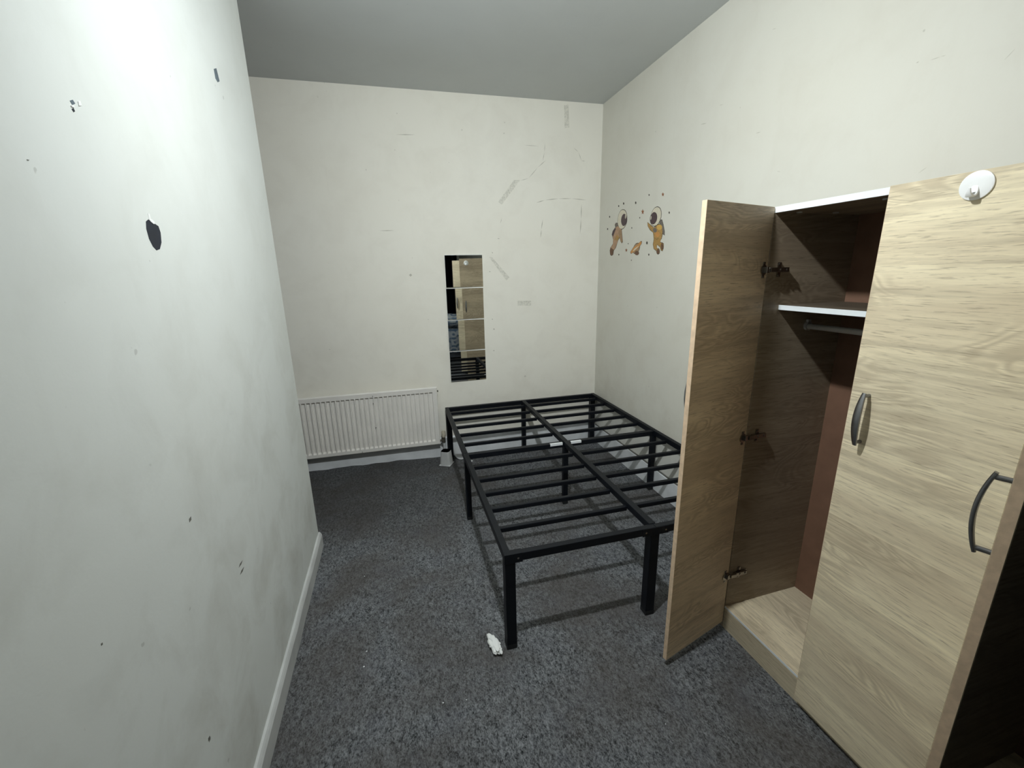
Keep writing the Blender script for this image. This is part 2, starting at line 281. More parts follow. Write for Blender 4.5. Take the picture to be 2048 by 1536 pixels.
 'planet': [('globe','tan',[(0.6015,1.5766),(0.5896,1.5639),(0.5729,1.5553),(0.5547,1.5524),(0.5387,1.556),(0.5281,1.5655),(0.5252,1.5789),(0.5305,1.5934),(0.543,1.6061),(0.5599,1.6145),(0.5779,1.6169),(0.5935,1.6131),(0.6036,1.6037),(0.6065,1.5908)]),('globe_shade','brown',[(0.6032,1.5532),(0.6011,1.5471),(0.594,1.5425),(0.5831,1.5403),(0.5706,1.5408),(0.5589,1.5441),(0.5505,1.5494),(0.5471,1.5558),(0.5493,1.562),(0.5567,1.5666),(0.5677,1.5688),(0.5802,1.5681),(0.5917,1.5648),(0.5998,1.5595)]),('ring','orange',[(0.5,1.5554),(0.4926,1.5673),(0.5268,1.5928),(0.5702,1.6052),(0.6012,1.6208),(0.617,1.627),(0.6273,1.6227),(0.6231,1.6091),(0.5937,1.5889),(0.5515,1.5707),(0.5151,1.5573)]),('ring_gap','cream',[(0.5201,1.5685),(0.5427,1.5844),(0.5856,1.5975),(0.5962,1.5998),(0.5723,1.5846),(0.5366,1.5704)])],
 'scuffB': [[(1.0163,1.9463),(1.0522,1.9538),(1.0866,1.9663),(1.0505,1.9588)],[(1.0866,1.9663),(1.14,1.9699),(1.1931,1.9787),(1.1393,1.9751)],[(1.1931,1.9787),(1.247,1.9772),(1.3013,1.9808),(1.247,1.9824)],[(1.3013,1.9808),(1.362,1.9741),(1.4237,1.9726),(1.3625,1.9794)],[(1.0864,2.3511),(1.0824,2.3216),(1.0818,2.292),(1.0858,2.3216)],[(1.0818,2.292),(1.0738,2.2623),(1.0692,2.2321),(1.0772,2.2619)],[(1.0956,2.2411),(1.0619,2.2164),(1.0312,2.1889),(1.065,2.2135)],[(1.0312,2.1889),(0.9938,2.1524),(0.9599,2.1135),(0.9973,2.15)],[(0.9599,2.1135),(0.9252,2.1054),(0.8915,2.0944),(0.926,2.1025)],[(1.3093,2.3315),(1.3279,2.3162),(1.3489,2.3032),(1.3302,2.3185)],[(1.3489,2.3032),(1.3598,2.2739),(1.3742,2.2456),(1.3632,2.275)],[(1.3742,2.2456),(1.3903,2.2437),(1.4066,2.2448),(1.3905,2.2467)],[(1.0689,1.8317),(1.0599,1.7948),(1.0569,1.757),(1.0658,1.7941)],[(1.0569,1.757),(1.0509,1.7277),(1.0508,1.6978),(1.0568,1.7272)],[(1.3814,1.942),(1.3771,1.8886),(1.3803,1.8346),(1.3845,1.8885)],[(1.3803,1.8346),(1.374,1.7831),(1.3752,1.7308),(1.3815,1.7827)],[(0.9284,2.3322),(0.9843,2.3294),(1.0409,2.3295),(0.9846,2.3323)],[(0.7505,1.8392),(0.7427,1.8188),(0.7381,1.7976),(0.7459,1.818)],[(0.7125,1.6927),(0.7204,1.6885),(0.7295,1.6905),(0.7215,1.6948)],[(0.6697,1.5972),(0.6679,1.591),(0.6728,1.5865),(0.6745,1.5928)],[(0.6387,1.4551),(0.6464,1.4512),(0.6548,1.4537),(0.6471,1.4577)],[(0.0342,2.3557),(0.0975,2.3558),(0.162,2.3605),(0.098,2.3605)],[(-0.1285,1.7449),(-0.0781,1.7433),(-0.0269,1.7469),(-0.0777,1.7485)],[(0.0486,1.4418),(0.0578,1.4298),(0.0705,1.4395),(0.0613,1.4515)],[(0.6613,1.0241),(0.66,1.0147),(0.6692,1.0115),(0.6705,1.0209)],[(0.656,0.8537),(0.6544,0.8459),(0.662,0.8429),(0.6636,0.8507)],[(0.6533,1.0992),(0.6506,1.093),(0.6572,1.091),(0.6599,1.0971)]],
 'scuffL': [[(0.9901,0.628),(1.0112,0.6316),(1.0248,0.6279),(1.0041,0.6242)],[(0.99,0.6049),(1.0122,0.6085),(1.0258,0.6037),(1.004,0.6)],[(1.2103,0.9059),(1.2206,0.9048),(1.2218,0.897),(1.2116,0.898)],[(1.5492,0.8795),(1.5528,0.8805),(1.5535,0.8772),(1.5499,0.8761)],[(1.3472,0.4138),(1.355,0.4156),(1.3575,0.409),(1.3496,0.4072)],[(1.3452,0.4087),(1.3522,0.4091),(1.3558,0.4042),(1.3489,0.4038)],[(1.4179,1.6149),(1.4129,1.6155),(1.4151,1.6136),(1.4179,1.6132)]],
 'scuffR': [[(2.1223,2.0349),(2.127,2.034),(2.1298,2.0364),(2.125,2.0372)],[(2.1605,2.0268),(2.1741,2.025),(2.1864,2.0252),(2.1731,2.027)],[(2.1864,2.0252),(2.1933,2.0235),(2.1991,2.0238),(2.1924,2.0255)],[(1.1298,2.1625),(1.1554,2.1561),(1.1784,2.1543),(1.1533,2.1606)],[(1.2576,2.2071),(1.2719,2.2031),(1.2842,2.2027),(1.2701,2.2066)],[(1.5094,2.0145),(1.5255,2.0117),(1.5393,2.0129),(1.5234,2.0156)],[(1.649,1.8342),(1.6605,1.8291),(1.672,1.826),(1.6607,1.831)],[(2.1896,1.7143),(2.2003,1.7202),(2.21,1.727),(2.1995,1.7212)],[(2.3391,1.9551),(2.3476,1.9633),(2.3553,1.9721),(2.3469,1.9641)],[(1.5364,2.3905),(1.5482,2.3872),(1.5585,2.3862),(1.5468,2.3895)],[(-0.1236,1.7759),(-0.1084,1.7518),(-0.088,1.728),(-0.1032,1.7519)]],
 'stars': [[(0.8327,1.8899),(0.8378,1.8818),(0.8473,1.8791),(0.8412,1.8744),(0.8438,1.866),(0.8349,1.8713),(0.8269,1.8688),(0.8275,1.8767),(0.82,1.8837),(0.8293,1.8832)],[(0.6183,1.8263),(0.6248,1.815),(0.6368,1.8117),(0.6291,1.8046),(0.6324,1.7926),(0.6211,1.7995),(0.611,1.7953),(0.6118,1.8068),(0.6022,1.8163),(0.6141,1.8164)],[(0.4317,1.5942),(0.4372,1.586),(0.4478,1.5841),(0.4408,1.5783),(0.4434,1.5695),(0.4336,1.5741),(0.4244,1.5705),(0.4254,1.5792),(0.4171,1.5858),(0.4277,1.5865)]],
 'tape': [[(0.8487,2.0982),(0.8938,2.0985),(0.7528,1.9296),(0.7253,1.9464)],[(0.6423,1.5622),(0.6684,1.5565),(0.7981,1.4101),(0.774,1.3862)],[(0.8603,1.2301),(0.9696,1.2264),(0.9693,1.1893),(0.8597,1.1933)],[(1.2307,2.6042),(1.2649,2.6111),(1.2719,2.4626),(1.2372,2.4579)]]}

# ------------------------------------------------------------------ the room
def structure(name, bm, m, label=None, parent=None):
    o = obj(name, bm, m, parent); tag(o, label, kind='structure' if not parent else None); return o
# floor: thin grid, carpet edge rucks up a little along the back skirting
bm = bmesh.new()
xs = [ALC+.0 + i*(1.75-ALC)/110 for i in range(111)]
ys = [NEAR, -1.5, -.5, .5, 1.5, 2.4, 2.8, 3.0] + [3.0+.02*k for k in range(1, 12)] + [3.245, 3.262, D+.02]
vs = []
for y in ys:
    row = []
    for x in xs:
        z = 0.0
        if y > 3.1 and x < .25:
            a = min(1, (y-3.1)/.13); h = .004 + .016*noise.noise(Vector((x*3.1, 0, 2.2))) + .006*noise.noise(Vector((x*11, 3, 0)))
            z = max(0, h)*a*a*min(1, (.25-x)/.15)
        row.append(bm.verts.new((x, y, z)))
    vs.append(row)
for j in range(len(ys)-1):
    for i in range(len(xs)-1): bm.faces.new((vs[j][i], vs[j][i+1], vs[j+1][i+1], vs[j+1][i]))
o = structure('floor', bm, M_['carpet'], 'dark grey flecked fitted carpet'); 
for p in o.data.polygons: p.use_smooth = True
add = structure('floor_slab', box((ALC-.1, NEAR-.1, -.12), (1.78, D+.12, -.012)), M_['ceil'], 'floor slab below the carpet')
structure('ceiling', box((ALC-.1, NEAR-.1, H), (1.78, D+.12, H+.1)), M_['ceil'], 'plain grey-white ceiling')
wall_back = structure('wall_back', box((ALC-.1, D, 0), (R+.0, D+.1, H)), M_['back'], 'cream back wall with tape marks and pencil scuffs')
def rwx(y): return R + RA*(D-y)
bm = bmesh.new()
add_prism(bm, [(rwx(D+.1), D+.1, 0), (rwx(NEAR), NEAR, 0), (rwx(NEAR)+.12, NEAR, 0), (rwx(D)+.12, D+.1, 0)], (0, 0, 1), 0, H)
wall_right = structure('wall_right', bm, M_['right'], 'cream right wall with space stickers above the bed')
def LW(t, z, off=0): return Vector((L+math.sin(LA)*t+math.cos(LA)*off, E-math.cos(LA)*t+math.sin(LA)*off, z))
bm = bmesh.new()
tn = (E-NEAR)/math.cos(LA)
add_prism(bm, [LW(0, 0), LW(0, 0, -.12), LW(tn, 0, -.12), LW(tn, 0)], (0, 0, 1), 0, H)
bmesh.ops.bevel(bm, geom=[e for e in bm.edges if abs(e.verts[0].co.z-e.verts[1].co.z) > 1 and e.verts[0].co.y > 2], offset=.004, segments=3, affect='EDGES')
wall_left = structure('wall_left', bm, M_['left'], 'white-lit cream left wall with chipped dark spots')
structure('wall_alcove', box((ALC-.1, E, 0), (ALC, D, H)), M_['alc'], 'unseen far side wall of the recess, darkened to cut bounce light')
structure('wall_return', box((ALC-.1, E-.12, 0), (L-.13, E, H)), M_['alc'], 'unseen wall closing the recess behind the left wall, darkened to cut bounce light')
structure('wall_front', box((L-.2, NEAR-.1, 0), (1.78, NEAR, H)), M_['back'], 'wall behind the camera, covered by a curtain')

# skirtings
def profile_board(name, p0, p1, n, h, t, m, label, wav=0, seed=0, top_bev=.012):
    """board from p0 to p1 on the wall, n = into the room"""
    p0 = Vector(p0); p1 = Vector(p1); n = Vector(n); K = max(2, int((p1-p0).length/.06))
    prof = [(0, 0), (t, 0), (t, h-top_bev*1.6), (t*.72, h-top_bev*.8), (t*.45, h-.003), (0, h)]
    bm = bmesh.new(); rings = []
    for k in range(K+1):
        p = p0.lerp(p1, k/K); dz = wav*noise.noise(Vector((k*.37, seed, 0))); dt = wav*.5*noise.noise(Vector((k*.5, seed+5, 0)))
        rings.append([bm.verts.new(p + n*(a+(dt if a > 0 else 0)) + Vector((0, 0, b+(dz if b > .02 else 0)))) for a, b in prof])
    for a, b in zip(rings[:-1], rings[1:]):
        for j in range(len(prof)): bm.faces.new((a[j], a[(j+1) % len(prof)], b[(j+1) % len(prof)], b[j]))
    bm.faces.new(rings[0]); bm.faces.new(rings[-1][::-1])
    return structure(name, bm, m, label)
nl = Vector((math.cos(LA), math.sin(LA), 0))
profile_board('baseboard_left', LW(-.004, 0), LW(tn-.01, 0), nl, .088, .016, M_['skirt_old'], 'white painted skirting board along the left wall', .004, 1)
profile_board('baseboard_back', (ALC+.001, D, 0), (R-.02, D, 0), (0, -1, 0), .168, .013, M_['skirt'], 'white painted skirting board below the radiator', .001, 2, .006)
# right skirting: several lengths whose top edge has cracked away from the plaster
nr = Vector((-1, -RA, 0)).normalized()
def RWp(s, z, off=0): return Vector((R+RA*s, D-s, z)) + nr*off
profile_board('baseboard_right', RWp(.016, 0), RWp(2.02, 0), nr, .150, .011, M_['skirt'], 'white skirting on the right wall under the bed', .0025, 3, .005)
bm = bmesh.new()
add_prism(bm, [RWp(.0, 0), RWp(2.0, 0), RWp(2.0, 0, .0035), RWp(0, 0, .0035)], (0, 0, 1), .157, .372)
o = obj('patched_plaster', bm, m_plain('pale patched paint', (.70, .69, .64), .6, var=.1, sc=8), wall_right); o['label'] = 'paler painted band above the skirting'
bm = bmesh.new(); random.seed(3)
pts = []
for k in range(41):
    s_ = .05+k*.048; pts.append((s_, .1535+.004*noise.noise(Vector((k*.8, 0, 0)))+.0015*random.uniform(-1, 1), .0018+.0016*random.random()))
for a, b in zip(pts[:-1], pts[1:]):
    add_prism(bm, [RWp(a[0], a[1]-a[2]), RWp(b[0], b[1]-b[2]), RWp(b[0], b[1]+b[2]), RWp(a[0], a[1]+a[2])], nr, .0045, .0115)
o = obj('skirting_crack', bm, M_['scuffd'], wall_right); o['label'] = 'dark ragged crack along the skirting top'

# flat marks on the walls
def on_right(p): return RWp(p[0], p[1])
def on_back(p): return Vector((p[0], D, p[1]))
def on_left(p): return LW(p[0], p[1])
def marks(name, polys, f, n, m, parent, off=.0004):
    for pl in polys:
        obj(name, add_prism(bmesh.new(), [f(q) for q in pl], n, 0.0, off), m, parent)
for cname, pl in BAKE['chips']:
    o = obj('paint_flap' if cname == 'white' else 'paint_chip', add_prism(bmesh.new(), [on_left(q) for q in pl], nl, 0, .0016 if cname == 'white' else .0005), M_['plast' if cname == 'white' else cname], wall_left)
marks('scuff_mark', BAKE['scuffL'], on_left, nl, M_['scuffd'], wall_left)
marks('scuff_mark', BAKE['scuffB'], on_back, (0, -1, 0), M_['scuff'], wall_back)
marks('scuff_mark', BAKE['scuffR'], on_right, nr, M_['scuff'], wall_right)
tl = ['long slanting strip of clear tape left of the pencil arch', 'slanting strip of clear tape just right of the mirror tiles',
      'short level strip of clear tape low on the back wall', 'upright strip of clear tape near the ceiling corner']
for k, pl in enumerate(BAKE['tape']):
    a, b, c, d = [Vector((q[0], q[1])) for q in pl]; bm = bmesh.new(); N = 10; gr = []
    for i in range(N+1):
        row = []
        for j in range(5):
            p = a.lerp(d, i/N).lerp(b.lerp(c, i/N), j/4)
            row.append(bm.verts.new((p.x, D-.0012-.0022*abs(noise.noise(Vector((p.x*60, p.y*60, k)))), p.y)))
        gr.append(row)
    for i in range(N):
        for j in range(4): bm.faces.new((gr[i][j], gr[i+1][j], gr[i+1][j+1], gr[i][j+1]))
    bmesh.ops.solidify(bm, geom=bm.faces[:], thickness=.0003)
    tag(obj('tape_strip', bm, M_['tape'], None, True), tl[k], 'tape', 'leftover clear tape on the back wall')

# wall stickers
INK = {'peach', 'tan'}
def sticker(name, data, label, cat='sticker', group='space stickers on the right wall'):
    cx = sum(q[0] for _, _, pl in data for q in pl)/sum(len(pl) for _, _, pl in data); cz = min(q[1] for _, _, pl in data for q in pl)
    t = tag(empty(name, RWp(cx, cz)), label, cat, group)
    bm = bmesh.new(); base = RWp(cx, cz)
    for part, c, pl in data:
        if part in ('visor_glint', 'emblem', 'chest_panel', 'ring_gap', 'globe_shade'): continue
        mx = sum(q[0] for q in pl)/len(pl); mz = sum(q[1] for q in pl)/len(pl)
        big = []
        for q in pl:
            dx, dz = q[0]-mx, q[1]-mz; r = math.hypot(dx, dz) or 1; e = .0040
            big.append(RWp(q[0]+dx/r*e, q[1]+dz/r*e)-base)
        add_prism(bm, big, nr, .0, .0004)
    obj('outline', bm, M_['ink'], t)
    for k, (part, c, pl) in enumerate(data):
        obj(part, add_prism(bmesh.new(), [on_right(q)-base for q in pl], nr, .0003, .0006+.0001*k), M_[{'white': 'cream', 'slate': 'ink_pack'}.get(c, c)], t)
    return t
sticker('astronaut_sticker', BAKE['astro1'], 'astronaut wall sticker facing right with arms hanging down')
sticker('astronaut_sticker', BAKE['astro2'], 'golden astronaut wall sticker waving with a raised arm')
sticker('planet_sticker', BAKE['planet'], 'small ringed planet wall sticker between the two astronauts')
for pl, lb in zip(BAKE['stars'], ['brown star wall sticker, the highest of the three stars', 'orange star wall sticker beside the waving astronaut', 'small brown star wall sticker left of the ringed planet']):
    tag(obj('star_sticker', add_prism(bmesh.new(), [on_right(q) for q in pl], nr, 0, .0005), M_['ink_star'], None), lb, 'sticker', 'star stickers on the right wall')
DOTL = ['tiny dark dot sticker up and left of the first astronaut helmet', 'tiny dark dot sticker straight above the first astronaut helmet', 'dark dot sticker high between the two astronauts, the larger one',
 'tiny dot sticker beside the highest star, level with it', 'dark dot sticker just right of the waving astronaut', 'tiny dot sticker below the orange star',
 'tiny dot sticker right of the first astronaut body', 'small dot sticker left of the first astronaut helmet', 'dot sticker furthest left, beside the first astronaut shoulder',
 'faint tiny dot sticker above the small brown star', 'darkest dot sticker, between the ringed planet and waving astronaut', 'tiny dot sticker right of the first astronaut boot',
 'dot sticker below and right of the ringed planet', 'lowest faint dot sticker, below the ringed planet']
for pl, dl in zip(BAKE['dots'], DOTL):
    tag(obj('dot_sticker', add_prism(bmesh.new(), [on_right(q) for q in pl], nr, 0, .0005), M_['ink'], None), dl, 'sticker', 'dot stickers around the astronauts')

# ------------------------------------------------------------------ radiator
X0, X1, Z0, Z1 = -1.30, .190, .128, .598
YF, YB = 3.192, 3.212
rad = tag(empty('radiator', (X0, D-.06, Z0)), 'cream ribbed panel radiator on the back wall beside the bed', 'radiator')
rb = Vector((X0, D-.06, Z0))
bm = bmesh.new()
pitch = .0335; xsr = [X0]
x = X1-.030; cols = []
while x-pitch > X0+.02: cols.append(x); x -= pitch
cols = cols[::-1]
grid = [(X0, 0), (X0+.02, 0)]
for c in cols: grid += [(c-pitch+.001, 0), (c-pitch+.003, 1), (c-.0095, 1), (c-.0070, 0)]
grid += [(X1-.006, 0), (X1-.002, -.35), (X1, -1)]
zr = [(Z0, -1), (Z0+.002, -.3), (Z0+.006, 0), (Z0+.030, 0), (Z0+.040, 1), (Z1-.0415, 1), (Z1-.038, 0), (Z1-.007, 0), (Z1-.002, -.35), (Z1, -1)]
vg = []
for z, g in zr:
    row = []
    for x, h in grid:
        if g < 0: y = YF+.010*(-g)
        elif h < 0: y = YF+.010*(-h)
        else: y = YF + (.0150 if (g == 1 and h == 1) else 0)
        tilt = (x-X0)/(X1-X0)*.010
        row.append(bm.verts.new(Vector((x, y, z+tilt))-rb))
    vg.append(row)
for j in range(len(zr)-1):
    for i in range(len(grid)-1): bm.faces.new((vg[j][i], vg[j][i+1], vg[j+1][i+1], vg[j+1][i]))
ret = bmesh.ops.extrude_edge_only(bm, edges=[e for e in bm.edges if e.is_boundary])
for v in [g for g in ret['geom'] if isinstance(g, bmesh.types.BMVert)]: v.co.y = YB-rb.y
bmesh.ops.holes_fill(bm, edges=[e for e in bm.edges if e.is_boundary])
obj('panel', bm, M_['rad'], rad)
for bx_ in (-1.05, .02):
    obj('bracket', box(Vector((bx_, YB, .20))-rb, Vector((bx_+.03, D-.0015, .54))-rb), M_['rad'], rad)
bm = bmesh.new()
add_cyl(bm, Vector((X1-.004, 3.203, .165))-rb, Vector((X1+.030, 3.203, .165))-rb, .0085); add_cyl(bm, Vector((X1+.008, 3.203, .165))-rb, Vector((X1+.020, 3.203, .165))-rb, .014, 6)
add_cyl(bm, Vector((X1+.028, 3.203, .148))-rb, Vector((X1+.028, 3.203, .192))-rb, .0135)
obj('valve', bm, M_['brass'], rad, True)
bm = bmesh.new(); add_lathe(bm, [(.0135, 0), (.017, .006), (.017, .040), (.0145, .052), (.004, .055)], Matrix.Translation(Vector((X1+.028, 3.203, .193))-rb), 20)
obj('valve_cap', bm, M_['ivory'], rad, True)
bm = bmesh.new(); add_cyl(bm, Vector((X1+.028, 3.203, .004))-rb, Vector((X1+.028, 3.203, .150))-rb, .0075); obj('pipe', bm, M_['copper'], rad, True)
bm = bmesh.new(); add_cyl(bm, Vector((X1-.006, YF+.012, Z1-.025))-rb, Vector((X1+.008, YF+.012, Z1-.025))-rb, .007); obj('bleed_valve', bm, M_['brass'], rad)
random.seed(5)
for q in ((-.285, .575), (-.285, .52), (-.283, .33), (-.40, .145)):
    p = Vector((q[0], YF, q[1])); r = .004
    pts = [p+Vector((r*random.uniform(.5, 1)*math.cos(a), 0, 1.5*r*random.uniform(.5, 1)*math.sin(a)))-rb for a in [k*math.pi/3 for k in range(6)]]
    obj('paint_chip', add_prism(bmesh.new(), pts, (0, -1, 0), -.009, .0006), M_['scuffd'], rad)

# ------------------------------------------------------------------ mirror tiles
MT = [(.3105, 1.577, 1.346, .002), (.3085, 1.338, 1.108, .001), (.3075, 1.101, .868, 0.), (.3080, .861, .622, .001)]
mlab = ['top tile of the column of four frameless mirror tiles', 'second mirror tile from the top of the four', 'third mirror tile from the top of the four', 'lowest mirror tile, just above the bed head']
YAW = [.034, .030, .027, .024]
for k, (x, zt, zb_, _) in enumerate(MT):
    wd = .281; zt2 = zt; bm = box((0, 0, 0), (wd, .004, zt2-zb_), .0006)
    o = tag(obj('mirror_tile', bm, M_['mirror'], None), mlab[k], 'mirror', 'mirror tiles on the back wall')
    o.location = (x, D-.0065-.0035, zb_); 
    # stuck on foam pads, so each tile leans a touch differently
    o.rotation_euler = (random.uniform(-.001, .001), 0, YAW[k]); o.location.y = D-.005-math.sin(YAW[k])*wd
    hh = zt2-zb_; gap = math.sin(YAW[k])*wd*.5
    obj('adhesive_pad', box((wd*.35, .0041, hh*.35), (wd*.65, .0041+gap*.75, hh*.65)), M_['plast'], o)
    obj('cut_edge', box((0, -.0004, hh-.0014), (wd, .0041, hh+.0002)), M_['white'], o)

# ------------------------------------------------------------------ bed
BW, BL, BH, BA = 1.272, 1.893, .4305, .0211
bed = tag(empty('metal_bed_frame', (.284, 1.330, 0), BA), 'black metal platform bed frame without mattress in the back corner', 'bed')
BK = M_['black']; rw_, rh_ = .026, .034
CY = .968
def rail(name, a, b, bev=.0025): return obj(name, box(a, b, bev), BK, bed)
for x0 in (0, BW-rw_):
    rail('side_rail', (x0, .0, BH-rh_), (x0+rw_, CY-.0005, BH)); rail('side_rail', (x0, CY+.0005, BH-rh_), (x0+rw_, BL, BH))
for y0, nm in ((0, 'foot_rail'), (BL-rw_, 'head_rail')):
    rail(nm, (rw_, y0, BH-rh_), (BW/2-.0005, y0+rw_, BH-.001)); rail(nm, (BW/2+.0005, y0, BH-rh_), (BW-rw_, y0+rw_, BH-.001))
rail('centre_rail', (BW/2-.015, rw_, BH-.030), (BW/2+.015, CY-.0005, BH+.001)); rail('centre_rail', (BW/2-.015, CY+.0005, BH-.030), (BW/2+.015, BL-rw_, BH+.001))
SL = [.21, .367, .515, .665, .822, 1.160, 1.330, 1.485, 1.650, 1.805]
for y in SL:
    for a, b in ((rw_-.002, BW/2-.014), (BW/2+.014, BW-rw_+.002)):
        obj('slat', box((a, y-.010, BH-.040), (b, y+.010, BH-.019), .004), BK, bed)
for a, b in ((rw_-.002, BW/2-.016), (BW/2+.016, BW-rw_+.002)):
    cb = obj('crossbar', box((a, CY-.016, BH-.036), (b, CY+.016, BH-.006), .003), BK, bed)
    lx = (BW/2-.105, BW/2-.025) if a < .1 else (BW/2+.03, BW/2+.10)
    o = obj('paper_label', box((lx[0], CY-.0165, BH-.020), (lx[1], CY-.003, BH-.0055)), M_['slabel'], cb); o['label'] = 'white paper label'
LEG = [(.001, 0, .041), (BW/2-.0205, .0, .041), (BW-.042, 0, .041), (.002, CY-.016, .031), (BW/2-.0155, CY-.0155, .031), (BW-.033, CY-.016, .031),
       (.001, BL-.041, .041), (BW/2-.0165, BL-.034, .033), (BW-.042, BL-.041, .041)]
for x, y, s in LEG:
    top = BH-rh_+.001 if s > .032 else BH-.031
    lg = obj('leg', box((x, y, .006), (x+s, y+s, top), .003), BK, bed)
    obj('foot_cap', box((x-.0006, y-.0006, 0), (x+s+.0006, y+s+.0006, .022), .003), M_['foot'], lg)
# corner plates with their bolts at the foot end
for x0, x1 in ((-.0012, .070), (BW-.070, BW+.0012)):
    pl = obj('corner_plate', box((x0, -.0022, BH-.038), (x1, .026, BH+.0015), .0012), BK, bed)
    bxx = .052 if x0 < .1 else BW-.052
    obj('bolt', add_cyl(bmesh.new(), (bxx, -.0021, BH-.018), (bxx, -.0045, BH-.018), .0042, 12), M_['hinge'], pl)
pl = obj('joint_plate', box((BW/2-.06, -.0018, BH-.036), (BW/2+.06, .0, BH-.002), .0008), BK, bed)
for dx in (-.045, .045): obj('bolt', add_cyl(bmesh.new(), (BW/2+dx, -.0017, BH-.018), (BW/2+dx, -.0042, BH-.018), .0042, 12), M_['hinge'], pl)
for x0 in (-.0014, BW-.0006):
    pl = obj('joint_plate', box((x0, CY-.055, BH-.036), (x0+.002, CY+.055, BH-.003), .0006), BK, bed)

# ------------------------------------------------------------------ wardrobe (local x = into it, y = away from camera, z up)
F, Y1, WA, T, t = 1.1766, 1.2245, .04274, 1.6288, .016
DEP = .372; TOT = 1.048
wr = tag(empty('wardrobe', (F, Y1, 0), WA), 'light oak three-door wardrobe with its end doors hanging open', 'wardrobe')
def wbox(name, d0, d1, v0, v1, z0, z1, m, bev=.0006, parent=None): return obj(name, box((d0, -v1, z0), (d1, -v0, z1), bev), m, parent or wr)
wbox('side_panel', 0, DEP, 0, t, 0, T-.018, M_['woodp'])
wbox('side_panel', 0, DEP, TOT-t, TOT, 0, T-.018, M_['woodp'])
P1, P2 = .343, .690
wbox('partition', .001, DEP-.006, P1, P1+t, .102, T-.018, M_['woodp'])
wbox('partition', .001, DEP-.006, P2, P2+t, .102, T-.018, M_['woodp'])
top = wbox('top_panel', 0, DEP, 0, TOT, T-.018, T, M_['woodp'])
o = wbox('front_edge', -.0008, .0002, .0, TOT, T-.0178, T-.0002, M_['white'], 0, top); o['label'] = 'white front edge'
base = wbox('base_panel', 0.0, DEP-.006, t, TOT-t, .0865, .102, M_['woodb'])
o = wbox('front_edge', -.0008, .0002, t, TOT-t, .0935, .1018, M_['white'], 0, base); o['label'] = 'pale front edge'
wbox('plinth', .0, t, t, TOT-t, 0, .0862, M_['woodk'])
wbox('back_panel', DEP-.006, DEP-.002, 0.004, TOT-.004, .086, T-.018, M_['hard'], 0)
for a, b in ((t, P1), (P2+t, TOT-t)):
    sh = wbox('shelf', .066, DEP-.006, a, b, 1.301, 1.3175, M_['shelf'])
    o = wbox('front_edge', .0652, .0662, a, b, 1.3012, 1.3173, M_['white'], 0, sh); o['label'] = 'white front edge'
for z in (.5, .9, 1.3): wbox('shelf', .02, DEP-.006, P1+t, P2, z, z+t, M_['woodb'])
for a, b in ((t, P1), (P2+t, TOT-t)):
    bm = bmesh.new(); add_cyl(bm, (.205, -a-.001, 1.238), (.205, -b+.001, 1.238), .0098, 20)
    rd = obj('hanging_rail', bm, M_['rod'], wr, True)
    for v, dv in ((a, .009), (b, -.009)):
        bm = bmesh.new(); add_cyl(bm, (.205, -v, 1.239), (.205, -(v+dv), 1.239), .0155, 20); add_box(bm, (.199, -max(v, v+dv), 1.24), (.211, -min(v, v+dv), 1.262)); obj('rail_socket', bm, M_['rod'], rd, True)
    pass
for d, v in ((.06, .05), (.20, .06), (.06, .30), (.20, .30)): obj('cam_fitting', add_cyl(bmesh.new(), (d, -v, T-.0178), (d, -v, T-.0215), .0085, 16), M_['rod'], wr)
obj('cam_fitting', add_cyl(bmesh.new(), (.012, -.352, .1015), (.012, -.352, .1075), .006, 12), M_['foot'], wr)

def bow_handle(parent, x, z0, z1, yf, sg):
    """flat arched bow handle on face y=yf, standing out towards sg"""
    bm = bmesh.new(); N = 18; path = []; ws = []; ts = []
    zc = (z0+z1)/2; hl = (z1-z0)/2+.008
    for k in range(N+1):
        u = -1+2*k/N
        out = .019+.012*(1-u*u)
        path.append((x, yf+sg*out, zc+u*hl)); ws.append(.0095+.0100*(1-abs(u)**2.0)); ts.append(.0058+.0018*(1-u*u))
    add_sweep(bm, path, ws, ts, (1, 0, 0))
    for z in (z0, z1):
        add_cyl(bm, (x, yf, z), (x, yf+sg*.020, z), .0046, 14)
    return obj('handle', bm, M_['steel'], parent, True)
def hook(name, label, loc, rotz, group, grp_parent=None):
    o = tag(empty(name, loc, rotz), label, 'hook', group)      # local -y... faces +y
    bm = bmesh.new(); mt = Matrix.Rotation(math.radians(-90), 4, 'X')
    add_lathe(bm, [(.0285, 0), (.0290, .0015), (.0285, .0032), (.024, .0045), (.012, .0055), (.001, .0058)], mt, 40)
    obj('backplate', bm, M_['plast'], o, True)
    bm = bmesh.new(); path = []
    for k in range(15):
        u = k/14
        path.append((0, .005+.020*math.sin(u*2.45)**1.0*1.0, .010-.030*math.sin(u*math.pi*.62) + .016*max(0, u-.55)/.45))
    path = [(0, .004, .000), (0, .0055, -.006), (0, .0070, -.012), (0, .0095, -.017), (0, .0135, -.0205), (0, .0180, -.0205), (0, .0210, -.0170), (0, .0220, -.0115), (0, .0222, -.006)]
    add_sweep(bm, path, [.010, .014, .017, .018, .017, .014, .010, .007, .005], [.004, .005, .006, .006, .0055, .005, .005, .0045, .004], (1, 0, 0))
    obj('prong', bm, M_['plast'], o, True)
    return o
DW, ZB = .3442, .0277
